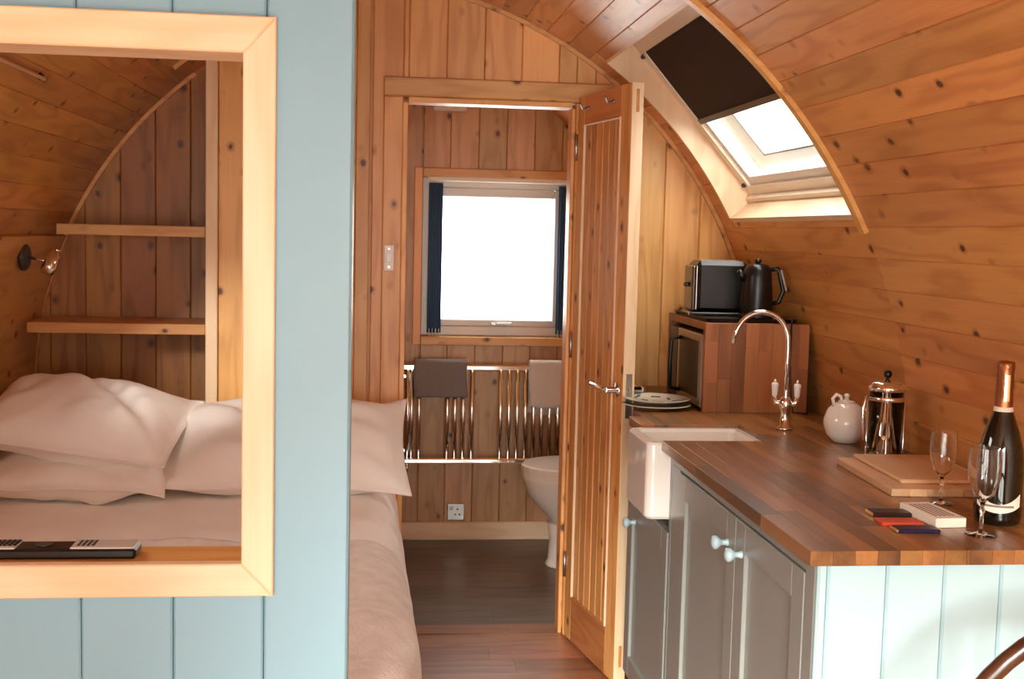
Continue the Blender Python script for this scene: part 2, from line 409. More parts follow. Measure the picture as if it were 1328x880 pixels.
# front end wall with glazed doors behind the camera
wall_front = thing('wall_front', 'upright pine boards around the glazed entrance', kind='structure')
OP = (XC - .75, XC + .75, 0, 1.95)
vwall(wall_front, [XMIN + .128 * k for k in range(1, 22)], XMIN, XMAX, Y0, [OP], T=.05)
d2 = thing('door_2', 'glazed double entrance door of the pod', loc=(XC, Y0, 0), kind='structure')
for sx in (-1, 1):
    a, b = sorted((0.004 * sx, .75 * sx))
    part('door_frame', 'pale_z', d2, a, a + .05, .0, .04, 0, 1.95); part('door_frame', 'pale_z', d2, b - .05, b, .0, .04, 0, 1.95)
    part('door_frame', 'pale_x', d2, a + .05, b - .05, .0, .04, 0, .08); part('door_frame', 'pale_x', d2, a + .05, b - .05, .0, .04, 1.88, 1.95)
    part('pane', 'pane', d2, a + .05, b - .05, .017, .023, .08, 1.88)

# arched trims
t = arc_strip(None, 'trim_1', s_of_z(1.452), S_APEX - .004, 2.872, 2.902, -.013, -.0005, 1, 'pine_x', 60)
tag(t, 'thin curved pine batten at the near edge of the skylight', kind='structure')
t = thing('trim_2', 'curved pine beading where the door wall meets the ceiling', kind='structure')
arc_strip(t, 'beading', -.2, S_APEX - .004, YW - .012, YW - .0005, -.014, -.0005, 1, 'pine_x', 60)
arc_strip(t, 'beading', s_of_z(1.95), S_APEX - .004, YW - .012, YW - .0005, -.014, -.0005, -1, 'pine_x', 30)
t = arc_strip(None, 'trim_3', -.4, s_of_z(1.97), YN - .012, YN - .0005, -.014, -.0005, -1, 'pine_x', 60)
tag(t, 'curved pine beading at the back of the shelf niche', kind='structure')
t = arc_strip(None, 'trim_4', -.3, s_of_z(1.385), 1.86, YN - .013, -.012, -.0005, -1, 'pine_y', 24)
tag(t, 'lower curved pine lining with a straight top edge beside the bed', kind='structure')

# door frame of the doorway
t = thing('trim_5', 'pine architrave and lining of the bathroom doorway', kind='structure')
MB().box(.014, .080, YW - .016, YW - .0005, 0, 1.8795, ch=.004).build('upright', 'pine_z', t)
MB().box(.080, .097, YW - .010, YW + .09, 0, 1.862, ch=.002).build('jamb', 'pine_z', t)
MB().box(.662, .675, YW + .01, YW + .09, 0, 1.862, ch=.002).build('jamb', 'pine_z', t)
MB().box(.676, .735, YW - .016, YW - .0005, 0, 1.8795, ch=.004).build('upright', 'pine_z', t)
MB().box(.014, .80, YW - .018, YW - .0005, 1.880, 1.945, ch=.004).build('head', 'pine_x', t)
MB().box(.0975, .6615, YW - .008, YW + .09, 1.862, 1.8795, ch=.002).build('head_lining', 'pine_x', t)
t = thing('light_switch', 'small pale two-screw switch plate on the left side of the door frame', 'switch')
MB().box(.022, .056, YW - .022, YW - .0165, 1.29, 1.378, ch=.002).build('plate', 'plastic', t)
MB().box(.030, .048, YW - .026, YW - .0222, 1.32, 1.348, ch=.0015).build('rocker', 'ceramic', t)
for z in (1.303, 1.365): MB().lathe([(.0045, 0), (.0045, -.002)], (.039, YW - .0222, z), 10, 'Y').build('screw', 'steel', t)

# ------------------------------------------------------------ door_1, standing open
dd = Vector((.087, -.47)).normalized(); ang = math.atan2(dd.y, dd.x)
door = thing('door_1', 'braced pine door with beaded upright boards standing open', loc=(.678, 4.100, 0), rz=ang, kind='structure')
DL, DT, DH = .478, .038, 1.895
MB().box(0, .062, 0, DT, .008, DH, ch=.002).build('stile', 'door_z', door)
MB().box(.392, DL - .0042, 0, DT, .008, DH, ch=.002).build('stile', 'door_z', door)
MB().box(DL - .004, DL, 0, DT, .008, DH, ch=.001).build('lit_edge', 'pale_z', door)  # pale strip paints the skylight's brightness onto the door's free edge
MB().box(.0625, .3915, 0, DT, .008, .165, ch=.002).build('bottom_rail', 'door_x', door)
MB().box(.0625, .3915, 0, DT, 1.80, DH, ch=.002).build('top_rail', 'door_x', door)
for i in range(6):
    a = .0625 + i * .0548; bw = .0548
    rings = []
    for y, i_ in ((.006, .0045), (.010, .0008), (.030, .0008), (.034, .0045)):
        rings.append([(a + i_, y, .1655), (a + bw - i_, y, .1655), (a + bw - i_, y, 1.7995), (a + i_, y, 1.7995)])
    MB().loft(rings).build('board', 'door_z', door)
MB().box(.3835, .3915, -.004, .0055, .1655, 1.7995, ch=.002).build('bead', 'pale_z', door)
MB().box(.0625, .0705, -.004, .0055, .1655, 1.7995, ch=.002).build('bead', 'pale_z', door)
MB().box(.0706, .3834, -.004, .0055, 1.7925, 1.7995, ch=.002).build('bead', 'pale_z', door)
for z0, z1 in ((1.805, 1.875), (.06, .13)):
    MB().box(DL - .001, DL + .001, .014, .024, z0, z1).build('tenon', 'door_x', door)
MB().box(DL - .001, DL + .0015, .010, .030, .86, 1.0).build('latch_plate', 'steel', door)
MB().lathe([(.007, 0), (.006, .008)], (DL + .001, .020, .945), 10, 'X').build('latch', 'steel', door)
for sg, y in ((-1, 0), (1, DT)):
    h = MB().lathe([(.024, 0), (.024, sg * .007), (.010, sg * .009), (.010, sg * .040)], (DL - .042, y, .945), 16, 'Y').build('handle', 'chrome', door)
    MB().tube([(DL - .040, y + sg * .042, .945), (DL - .06, y + sg * .044, .945), (DL - .155, y + sg * .046, .950), (DL - .162, y + sg * .040, .951)], .0085, 10).build('lever', 'chrome', h)
for x in (.10, .33):
    h = MB().lathe([(.008, 0), (.008, -.004)], (x, -.0005, 1.85), 10, 'Y').build('coat_hook', 'steel', door)
    MB().tube([(x, -.004, 1.852), (x, -.022, 1.845), (x, -.03, 1.858), (x, -.032, 1.866)], .0035, 8).build('hook_arm', 'steel', h)
for z in (.22, 1.0, 1.68):
    MB().tube([(-.004, -.003, z), (-.004, -.003, z + .09)], .005, 8).build('hinge', 'steel', door)

# ------------------------------------------------------------ skylight, window_1
nx, nz = .763, .646                                 # outward normal of the window plane
E1, E2 = Vector(sp(SK0, 0)), Vector(sp(SK1, 0)); n2 = Vector((nx, nz))
vdir = (E2 - E1).normalized(); n2 = Vector((vdir.y, -vdir.x)); SL = (E2 - E1).length
def swp(v, o, y): p = E1 + vdir * v + n2 * o; return (p.x, y, p.y)
sky = thing('window_1', 'roof window let into the curved ceiling, half covered by a dark blind', kind='structure')
def swbox(name, mat, v0, v1, o0, o1, y0, y1, par=None, skewb=0):
    vs = [swp(v, o, y) for v in (v0, v1) for o in (o0, o1) for y in (y0, y1)]
    return MB().add(vs, [(0, 1, 3, 2), (4, 6, 7, 5), (0, 4, 5, 1), (2, 3, 7, 6), (0, 2, 6, 4), (1, 5, 7, 3)]).build(name, mat, par or sky)
for y0, y1 in ((SKF, SKF + .018), (SKN - .018 + .004, SKN + .004)):
    arcp = [sp(SK0 + (SK1 - SK0) * i / 16, .0) for i in range(17)]
    if y0 > 3: arcp = [sp(SK0 + (SK1 - SK0) * i / 16, -.004) for i in range(17)]
    outer = [swp(SL + .03, .19, 0), swp(-.03, .19, 0)]
    poly = arcp + [(p[0], p[2]) for p in outer]
    MB().loft([[(p[0], y, p[1]) for p in poly] for y in (y0, y1)]).build('reveal_board', 'pale_z', sky)
a = SKN + .0045; b = SKF - .0005
swbox('reveal_board', 'pale_y', -.018, 0.001, -.004, .17, a, b)
swbox('reveal_board', 'pale_y', SL, SL + .018, -.002, .17, a, b)
F0 = .102
for (v0, v1, y0, y1) in ((0.0015, .05, a, b), (SL - .05, SL - .0005, a, b), (.0505, SL - .0505, a, a + .05), (.0505, SL - .0505, b - .05, b)):
    swbox('frame', 'white_wood', v0, v1, F0, F0 + .06, y0, y1)
for (v0, v1, y0, y1) in ((.0505, .08, a + .051, b - .051), (SL - .08, SL - .0505, a + .051, b - .051), (.0805, SL - .0805, a + .0505, a + .08), (.0805, SL - .0805, b - .08, b - .0505)):
    swbox('sash', 'upvc', v0, v1, F0 + .012, F0 + .055, y0, y1)
swbox('ledge', 'white_wood', .0015, .018, F0 - .022, F0 - .0005, a, b)
swbox('pane', 'pane', .0805, SL - .0805, F0 + .040, F0 + .046, a + .0805, b - .0805)
for (v0, v1, y0, y1) in ((.02, .11, a, b), (SL - .08, SL, a, b), (.11, SL - .08, a, a + .09), (.11, SL - .08, b - .13, b)):
    swbox('outer_kerb', 'upvc', v0, v1, F0 + .085, F0 + .12, y0, y1)
swbox('kerb_edge', 'rubber', .1105, .116, F0 + .08, F0 + .0845, a + .09, b - .13); swbox('kerb_edge', 'rubber', .1105, SL - .09, F0 + .08, F0 + .0845, b - .1365, b - .1305)
bl = swbox('blind', 'blind', .335, SL - .052, F0 + .004, F0 + .008, a + .052, b - .052)
swbox('blind_bar', 'dark_grey', .315, .335, F0 + .000, F0 + .014, a + .052, b - .052, bl)
for v in (.06, SL - .06):
    p = swp(v, F0 - .004, b - .02); MB().lathe([(.008, -.004), (.008, .004)], p, 12, 'Y').build('frame_screw', 'dark_grey', sky)

# ------------------------------------------------------------ bathroom window_2
bw = thing('window_2', 'white-framed bathroom window in a pine surround', kind='structure')
x0, x1, z0, z1 = BW
for args, mt in (((x0 - .038, x0 - .0005, YB - .02, YB - .0005, z0 - .04, z1 + .04), 'pine_z'), ((x1 + .0005, x1 + .038, YB - .02, YB - .0005, z0 - .04, z1 + .04), 'pine_z'),
                 ((x0, x1, YB - .02, YB - .0005, z1 + .0005, z1 + .04), 'pine_x'), ((x0, x1, YB - .03, YB - .0005, z0 - .04, z0 - .0005), 'pine_x')):
    MB().box(*args, ch=.003).build('architrave', mt, bw)
for args in ((x0, x0 + .045, z0, z1), (x1 - .045, x1, z0, z1), (x0 + .0455, x1 - .0455, z1 - .045, z1), (x0 + .0455, x1 - .0455, z0, z0 + .045)):
    MB().box(args[0], args[1], YB + .03, YB + .09, args[2], args[3], ch=.004).build('frame', 'upvc', bw)
for args in ((x0 + .046, x0 + .086, z0 + .046, z1 - .046), (x1 - .086, x1 - .046, z0 + .046, z1 - .046), (x0 + .0865, x1 - .0865, z1 - .086, z1 - .046), (x0 + .0865, x1 - .0865, z0 + .046, z0 + .076)):
    MB().box(args[0], args[1], YB + .025, YB + .08, args[2], args[3], ch=.004).build('sash', 'upvc', bw)
part('pane', 'pane', bw, x0 + .0865, x1 - .0865, YB + .05, YB + .056, z0 + .0765, z1 - .0865)
h = MB().box(.525, .60, YB + .010, YB + .0245, z0 + .05, z0 + .064, ch=.003).build('window_handle', 'steel', bw)
MB().box(.545, .62, YB - .004, YB + .0095, z0 + .055, z0 + .068, ch=.003).build('lever', 'steel', h)
def pleats(x0, x1, y, z0, z1, name, mat, par, n=6, amp=.008):
    top = []; m = n * 6
    rings = []
    for z in (z0, (z0 + z1) / 2, z1):
        f = [(x0 + (x1 - x0) * i / m, y + amp * math.sin(i / m * n * 2 * math.pi), z) for i in range(m + 1)]
        bk = [(p[0], p[1] + .0025, p[2]) for p in f[::-1]]
        rings.append(f + bk)
    return MB().loft(rings, smooth=True).build(name, mat, par)
for nm, a, b, lab in (('a', .228, .292, 'narrow navy curtain gathered at the left side of the bathroom window'), ('b', .822, .888, 'narrow navy curtain gathered at the right side of the bathroom window')):
    t = thing('curtain', lab, 'curtain', group='navy side curtains of the bathroom window')
    pleats(a, b, YB - .008, .965, 1.645, 'cloth', 'navy', t)
    for i in range(4):
        x = a + .01 + i * (b - a - .02) / 3
        MB().box(x - .002, x + .002, YB - .0215, YB - .0175, .935, .985).build('fringe', 'key', t)
t = thing('curtain_rail', 'white headrail across the top of the bathroom window', 'curtain rail')
MB().box(.228, .905, YB - .034, YB - .021, 1.652, 1.674, ch=.004).build('rail', 'plastic', t)
MB().box(.2205, .2275, YB - .036, YB - .0205, 1.649, 1.677, ch=.002).build('end_cap', 'ceramic', t)
t = thing('extractor_fan', 'small white vent unit on the bathroom wall under the arch', 'vent')
MB().box(.24, .39, YB - .045, YB - .0008, 1.965, 2.02, ch=.006).build('housing', 'plastic', t)
MB().lathe([(.026, 0), (.026, -.006), (.018, -.012), (.004, -.013)], (.315, YB - .0455, 1.99), 18, 'Y').build('cover', 'ceramic', t)
t = thing('wall_socket', 'square silver socket plate just above the bathroom skirting', 'socket')
MB().box(.338, .418, YB - .012, YB - .0008, .092, .172, ch=.003).build('plate', 'steel', t)
MB().box(.350, .366, YB - .016, YB - .0125, .14, .158, ch=.001).build('switch', 'plastic', t)
for x, z in ((.385, .145), (.375, .12), (.395, .12)): MB().box(x - .004, x + .004, YB - .0135, YB - .0122, z - .004, z + .004).build('pin_hole', 'black', t)

# radiator with upright chrome bars
t = thing('towel_radiator', 'chrome towel radiator with upright bars below the bathroom window', 'radiator')
YR = 5.385
MB().box(.115, .89, YR - .012, YR + .012, .800, .828, ch=.006).build('top_rail', 'chrome', t)
MB().box(.115, .89, YR - .012, YR + .012, .372, .398, ch=.006).build('bottom_rail', 'chrome', t)
for x in (.145, .163, .197, .325, .36, .397, .437, .568, .607, .645, .683, .721, .757, .795, .833, .868):
    MB().tube([(x, YR, .397), (x, YR, .801)], .0095, 20).build('bar', 'chrome', t)
for x in (.13, .87):
    for z in (.43, .77): MB().tube([(x, YR + .008, z), (x, YB - .001, z)], .008, 8).build('bracket', 'chrome', t)
MB().tube([(.145, YR, .372), (.145, YR - .01, .345), (.145, YR + .02, .33), (.145, YB - .001, .33)], .008, 8).build('valve', 'chrome', t)
def towel(name, label, mat, x0, x1, zt, zf, zb, yr, wav=0.004, group=None, seed=0):
    pts = []; n = 26
    for i in range(n + 1):                      # path over the rail: front bottom -> top -> back bottom
        u = i / n
        if u < .45: pts.append((yr - .020, zf + (zt - zf) * u / .45))
        elif u < .55: a = (u - .45) / .1 * math.pi; pts.append((yr - .020 * math.cos(a), zt + .018 * math.sin(a)))
        else: pts.append((yr + .020, zt - (zt - zb) * (u - .55) / .45))
    rings = []
    m = 16
    for y, z in pts:
        row = []
        for j in range(m + 1):
            x = x0 + (x1 - x0) * j / m; k = max(0, min(1, (zt - z) / .1)) * wav
            dz = -.022 * math.sin(j / m * math.pi * .9 + .4) * max(0, (zt - z) / (zt - zf + .001)) * seed
            row.append((x + .004 * math.sin(z * 30), y - abs(k * math.sin(j * .9 + seed)) * (1 if y < yr else -1), z + dz))
        rings.append(row)
    o = MB().loft(rings, closed_ring=False, caps=False, smooth=True).build(name, mat)
    s = o.modifiers.new('thickness', 'SOLIDIFY'); s.thickness = .006; s.offset = 0
    return tag(o, label, 'towel', group)
towel('towel', 'folded dark grey towel hung over the left part of the towel radiator', 'grey_towel', .172, .412, .832, .680, .70, YR, group='towels on the radiator')
towel('towel', 'white towel hung over the right part of the towel radiator', 'white_towel', .695, .885, .832, .655, .62, YR, .006, group='towels on the radiator', seed=1)

# toilet, facing left, its back towards the right side
t = thing('toilet', 'white toilet with its lid closed, half hidden behind the open pine door', 'toilet', (.63, 5.02, 0))
def egg(L0, W, z, x_in, n=28, cut=.48):
    r_ = []
    for k in range(n):
        a = 2 * math.pi * k / n; ca, sa = math.cos(a), math.sin(a)
        x = x_in + L0 * (1 - ca) if ca > 0 else x_in + L0 + (-ca) ** .6 * .16
        r_.append((x, W * sa, z))
    return r_
bowl = MB(); rings = []
for z, xi, L0, W in ((.19, .13, .13, .085), (.215, .115, .15, .105), (.26, .07, .18, .135), (.32, .025, .21, .162), (.38, .004, .23, .178), (.405, .0, .235, .182)):
    rings.append(egg(L0, W, z, xi))
bowl.loft(rings, smooth=True).build('bowl', 'ceramic', t)
MB().loft([egg(.235, .184, z, -.002) for z in (.4055, .42)], smooth=False).build('seat', 'ceramic', t)
MB().loft([egg(.237, .186, .421, -.004), egg(.237, .186, .440, -.004), egg(.23, .178, .447, .004)], smooth=False).build('lid', 'ceramic', t)
rings = []
for z, r_ in ((0, .082), (.01, .084), (.03, .074), (.12, .070), (.19, .08)):
    rings.append([(.205 + r_ * math.cos(a) * 1.15, r_ * math.sin(a), z) for a in [2 * math.pi * k / 24 for k in range(24)]])
MB().loft(rings, smooth=True).build('pedestal', 'ceramic', t)
MB().box(.405, .57, -.18, .18, .38, .74, ch=.02).build('cistern', 'ceramic', t)
MB().box(.40, .575, -.185, .185, .741, .765, ch=.008).build('cistern_lid', 'ceramic', t)
MB().box(.30, .52, -.09, .09, .0, .379, ch=.02).build('pan_back', 'ceramic', t)

# ------------------------------------------------------------ shelves in the niche, reading lamp, rail
for z, lab in ((1.412, 'upper pine shelf in the niche behind the bed'), (1.082, 'lower pine shelf in the niche behind the bed')):
    sh = thing('shelf', lab, 'shelf', group='niche shelves')
    zt, zb = z + .012, z - .018; xl = XC - (sp(s_of_z(zb if z > CZ else zt), -.016)[0] - XC)
    MB().box(xl + .03, -.577, YW + .012, YN - .014, zb, zt, ch=.002).build('board', 'pine_x', sh)
    MB().box(xl + .03, -.577, YW, YW + .0118, zb - .006, zt, ch=.002).build('front_lip', 'pine_x', sh)
t = thing('reading_lamp', 'chrome swivel reading lamp on the curved wall left of the bed', 'lamp')
lx, lz = sp(s_of_z(1.32), -.013, -1)
MB().lathe([(.045, 0), (.045, .012), (.035, .02)], (lx, 3.96, lz), 20, 'X').build('wall_plate', 'dark_grey', t)
MB().tube([(lx + .02, 3.96, lz), (lx + .06, 3.96, lz - .01), (lx + .085, 3.96, lz - .012)], .005, 8).build('arm', 'chrome', t)
MB().tube([(lx + .075, 3.95, lz - .05), (lx + .085, 3.96, lz - .03), (lx + .105, 3.965, lz + .02)], [.02, .024, .02], 14).build('lamp_head', 'chrome', t)
MB().tube([(lx + .105, 3.965, lz + .02), (lx + .108, 3.966, lz + .028)], [.011, .009], 10).build('switch', 'chrome', t)
a = sp(1.075, -.012, -1)
t = thing('hanging_rail', 'thin pale rod fixed to the ceiling boards above the bed', 'rail')
MB().tube([(a[0], 2.2, a[1]), (a[0], 3.17, a[1])], .005, 8).build('rod', 'pale_y', t)
for y in (2.3, 3.15): MB().tube([(a[0], y, a[1]), (sp(1.075, -.0008, -1)[0], y, sp(1.075, -.0008, -1)[1])], .009, 8).build('bracket', 'dark_grey', t)

# ------------------------------------------------------------ partition with the opening
YP = 1.75; PO = (-.80, -.190, .930, 1.672)
part_w = thing('wall_partition', 'blue-grey painted board partition with a framed opening', kind='structure')
vwall(part_w, [-.16 - .1305 * k for k in range(0, 9)], XMIN, -.037, YP, [(-.8125, -.16, .930, 1.672)], mat='paint', T=.018)
PO2 = (-.8135, -.1765, .929, 1.684)
backing(part_w, XMIN, -.045, YP + .019, YP + .062, PO2).data.materials[0] = M['paint']
vwall(part_w, [-.16 - .1305 * k for k in range(0, 9)], XMIN, -.045, YP + .0625, [PO2], mat='pine_z', T=.014)
part('edge_strip', 'paint', part_w, -.0445, -.0365, YP + .0185, YP + .085, 0, arch_z(-.045) - .003)
t = thing('trim_6', 'pale pine frame around the opening onto the bed', kind='structure')
def mitre(pts, y0, y1, ch, mat):
    c = Vector((sum(p[0] for p in pts) / 4, sum(p[1] for p in pts) / 4))
    def inset(d):
        r_ = []; n = len(pts)
        for i, p in enumerate(pts):
            p0, p1 = Vector(pts[i - 1]), Vector(pts[(i + 1) % n]); p = Vector(p)
            e0 = (p - p0).normalized(); e1 = (p1 - p).normalized()
            n0 = Vector((-e0.y, e0.x)); n1 = Vector((-e1.y, e1.x))
            if n0.dot(c - p) < 0: n0 = -n0
            if n1.dot(c - p) < 0: n1 = -n1
            k = n0 + n1; r_.append(p + k * (d / max(.3, (1 + n0.dot(n1)))))
        return r_
    return MB().loft([[(p[0], y1, p[1]) for p in pts], [(p[0], y0 + ch, p[1]) for p in pts], [(p[0], y0, p[1]) for p in inset(ch)]])
ox0, ox1, oz0, oz1 = -.845, -.145, .893, 1.722; ix0, ix1, iz0, iz1 = -.80 + .001, -.1905, .9415, 1.671
mitre([(ix1, iz0), (ox1, oz0), (ox1, oz1), (ix1, iz1)], YP - .020, YP - .0005, .002, 0).build('upright', 'pale_z', t)
mitre([(ix0, iz0), (ox0, oz0), (ox0, oz1), (ix0, iz1)], YP - .020, YP - .0005, .002, 0).build('upright', 'pale_z', t)
mitre([(ix0, iz1), (ix1, iz1), (ox1, oz1), (ox0, oz1)], YP - .020, YP - .0005, .002, 0).build('head', 'pale_x', t)
mitre([(ix0, iz0), (ix1, iz0), (ox1, oz0), (ox0, oz0)], YP - .020, YP - .0005, .002, 0).build('bottom_member', 'pale_x', t)
MB().box(ix1 + .0006, ix1 + .0135, YP, YP + .082, iz0 + .001, iz1 - .001).build('lining', 'pale_z', t)
MB().box(ix0 - .0135, ix0 - .0006, YP, YP + .082, iz0 + .001, iz1 - .001).build('lining', 'pale_z', t)
MB().box(ix0, ix1, YP, YP + .082, iz1 + .0006, iz1 + .0125).build('lining', 'pale_x', t)
MB().box(ix0, ix1, YP, YP + .085, iz0 - .012, iz0 - .0006, ch=.001).build('sill', 'pine_x', t)
# remote control on the sill
t = thing('remote_control', 'long black and silver remote control lying on the sill of the opening', 'remote control', (-.45, YP + .034, iz0 - .0001))
MB().box(-.11, .105, -.024, .024, 0, .016, ch=.004).build('body', 'black', t)
MB().box(-.108, -.065, -.0243, .020, .0155, .0185, ch=.001).build('silver_panel', 'key', t)
MB().box(.012, .103, -.0243, .020, .0155, .0185, ch=.001).build('silver_panel', 'key', t)
for i in range(6):
    for j in range(3): MB().box(-.105 + i * .007, -.1005 + i * .007, -.014 + j * .011, -.007 + j * .011, .0186, .0206).build('button', 'black', t)
for i in range(4): MB().box(.02 + i * .007, .0235 + i * .007, -.016, .014, .0186, .0196).build('button', 'dark_grey', t)
MB().lathe([(.012, 0), (.012, .002)], (-.03, 0, .0162), 16).build('navigation_ring', 'dark_grey', t)

# ------------------------------------------------------------ bed
bed = thing('bed', 'bed filling the alcove behind the partition, with a pine base', 'bed')
MB().box(-.99, .02, 1.84, 4.09, .0, .30, ch=.01).build('base', 'pine_x', bed)
MB().box(-1.09, .025, 1.84, 4.10, .301, .575, ch=.03).build('mattress', 'linen', bed)
def drape(name, label, cat, mat, y0, y1, lift, zlow, wr, wscale, xl, seed, ny, thick):
    path = []                                  # x,z across the bed: flat top, rounded edge, hanging side
    top = .592 + lift
    nT = 70
    for i in range(nT): path.append((xl + (-.02 - xl) * i / nT, top))
    for i in range(10): a = i / 10 * math.pi / 2; path.append((-.02 + (.062 + lift) * math.sin(a), top - .07 + .07 * math.cos(a)))
    nS = 26
    for i in range(nS + 1):
        u = i / nS; z = top - .07 - (top - .07 - zlow) * u
        path.append((.042 + lift + .045 * math.sin(u * 1.9), z))
    rings = []
    for j in range(ny + 1):
        y = y0 + (y1 - y0) * j / ny; row = []
        for i, (x, z) in enumerate(path):
            s_ = Vector((x * 3.2 + seed, y * 4.2, z * 3))
            d = noise.noise(s_) * wr + noise.noise(Vector((x * wscale, y * wscale * .55 + seed, z * wscale))) * wr * .45
            d += abs(noise.noise(Vector((x * 5 + y * 4, y * 1.5 - x * 3, z * 4 + seed)))) * wr * .9
            if i < nT: row.append((x, y, z + d))
            else:
                k = min(1, (i - nT) / 8); fold = .012 * math.sin(y * 17 + seed) * min(1, max(0, (i - nT - 8) / 20))
                row.append((x + (d + fold) * k, y, z + d * (1 - k)))
        rings.append(row)
    o = MB().loft(rings, closed_ring=False, caps=False, smooth=True).build(name, mat)
    s = o.modifiers.new('thickness', 'SOLIDIFY'); s.thickness = thick; s.offset = 1
    return tag(o, label, cat)
drape('duvet', 'white cotton duvet spread over the bed and hanging down its side', 'duvet', 'linen', 1.87, 4.06, .006, .10, .018, 11, -1.09, 3, 150, .012)
drape('throw', 'cream textured throw across the near end of the bed', 'blanket', 'throw', 1.86, 3.02, .030, .06, .018, 11, -1.08, 3, 90, .010)
def pillow(label, w, d, tk, loc, rot, seed, sag=0.0, group='pillows on the bed'):
    n = 44; F = .93; rings_t = []; vs = []; fs = []
    def P_(u, v, sg):
        au, av = abs(u), abs(v)
        iu, iv = min(1, au / F), min(1, av / F)
        h = max(0, (1 - iu ** 2.6)) ** .5 * max(0, (1 - iv ** 2.6)) ** .5
        px = u * w / 2 * (1 - .055 * (1 - av ** 2) * au); py = v * d / 2 * (1 - .085 * (1 - au ** 2) * av)
        crn = (au * av) ** 4
        nz_ = noise.noise(Vector((u * 2.1 + seed, v * 2.1, sg * .5))) * .022 + noise.noise(Vector((u * 6 + seed, v * 3.5, sg))) * .007
        rad = math.atan2(v, u); nz_ += math.sin(rad * 9 + seed * 2) * .006 * (au * au + av * av) * h
        nz_ += -.018 * math.exp(-((u * .8 + v * .6 - .15 + .2 * math.sin(seed)) / .09) ** 2) * h * (sg > 0)
        z = sg * (tk / 2 * h + .0025) + nz_ * (h + .25) + crn * .02 * math.sin(seed * 3 + u * 2 + v) - sag * (u * u) * .04
        return (px, py, z)
    idx = {}
    for sg in (1, -1):
        for i in range(n + 1):
            for j in range(n + 1):
                idx[sg, i, j] = len(vs); vs.append(P_(i / n * 2 - 1, j / n * 2 - 1, sg))
        for i in range(n):
            for j in range(n): fs.append([idx[sg, i, j], idx[sg, i + 1, j], idx[sg, i + 1, j + 1], idx[sg, i, j + 1]])
    for i in range(n):
        fs += [[idx[1, i, 0], idx[1, i + 1, 0], idx[-1, i + 1, 0], idx[-1, i, 0]], [idx[1, i, n], idx[1, i + 1, n], idx[-1, i + 1, n], idx[-1, i, n]],
               [idx[1, 0, i], idx[1, 0, i + 1], idx[-1, 0, i + 1], idx[-1, 0, i]], [idx[1, n, i], idx[1, n, i + 1], idx[-1, n, i + 1], idx[-1, n, i]]]
    o = MB().add(vs, fs, True).build('pillow', 'linen'); o.location = loc; o.rotation_euler = rot
    return tag(o, label, 'pillow', group)
pillow('white pillow lying flat and underneath on the left side of the bed', .58, .46, .13, (-.89, 3.68, .685), (R(4), 0, R(1)), 1.3)
pillow('white pillow on top of the left pair, plump and propped against the niche', .61, .50, .20, (-.88, 3.76, .825), (R(15), R(8), R(-4)), 4.1)
pillow('white pillow at the right edge of the bed beside the doorway', .76, .50, .19, (-.27, 3.78, .745), (R(24), R(0), R(1)), 7.7)

# ------------------------------------------------------------ worktop
wt = thing('worktop', 'reddish brown butcher-block worktop running along the right wall', 'worktop')
ZT, TH = .90, .026
WX0, WX1 = .742, 1.345
SX1, SY0, SY1 = 1.03, 3.01, 3.268                 # sink cut-out
rnd = random.Random(11); sw = .0402; x = WX0; i = 0
while x < WX1 - .004:
    xa, xb = x, min(x + sw, WX1); y = 1.93 - rnd.random() * .0; first = True
    spans = [(1.93, YW - .002)] if xa >= SX1 - .002 else [(1.93, SY0), (SY1, YW - .002)]
    if xa < SX1 - .002: xb = min(xb, SX1)
    if xa < .78: spans = [(1.93, SY0), (SY1, 3.42)]
    elif xa < .86: spans = [(1.93, SY0), (SY1, 3.535)]
    for a, b in spans:
        y = a; L_ = rnd.uniform(.08, .42)
        while y < b - .001:
            ye = min(y + L_, b)
            if b - ye < .05: ye = b
            MB().box(xa + .0002, xb - .0002, y + .0002, ye - .0002, ZT - TH, ZT, ch=.0003).build('stave', 'oak_y', wt)
            y = ye; L_ = rnd.uniform(.22, .5)
    x = xb; i += 1

# ------------------------------------------------------------ base units
CXF = .785                                        # carcass front; doors stand 20 mm proud
def shaker(par, y0, y1, z0, z1, knob_y=None, knob_z=None):
    d = bpy.data.objects.new('door', None); C.objects.link(d); d.parent = par; d.empty_display_size = .05
    xf, xb = .765, .784; w = .062
    MB().box(xf, xb, y0, y0 + w, z0, z1, ch=.0015).build('stile', 'paint_reflecting', d)
    MB().box(xf, xb, y1 - w, y1, z0, z1, ch=.0015).build('stile', 'paint_reflecting', d)
    MB().box(xf, xb, y0 + w + .0003, y1 - w - .0003, z0, z0 + w, ch=.0015).build('rail', 'paint_reflecting', d)
    MB().box(xf, xb, y0 + w + .0003, y1 - w - .0003, z1 - w, z1, ch=.0015).build('rail', 'paint_reflecting', d)
    MB().box(xf + .009, xb - .003, y0 + w - .002, y1 - w + .002, z0 + w - .002, z1 - w + .002).build('panel', 'paint_reflecting', d)
    if knob_y: MB().lathe([(.0085, 0), (.0085, -.004), (.006, -.007), (.0065, -.016), (.012, -.021), (.0155, -.027), (.0145, -.033), (.008, -.037), (.002, -.038)], (xf - .0003, knob_y, knob_z), 18, 'X').build('knob', 'knob', d)
    return d
u1 = thing('base_cabinet', 'blue-grey double-door base cabinet under the near end of the worktop', 'cabinet', group='kitchen base cabinets')
MB().box(CXF, 1.16, 1.995, 2.985, .10, ZT - TH - .0006, ch=.001).build('carcass', 'paint_reflecting', u1)
MB().box(.766, CXF - .0003, 1.968, 2.012, .0, ZT - TH - .001, ch=.001).build('corner_post', 'paint_reflecting', u1)
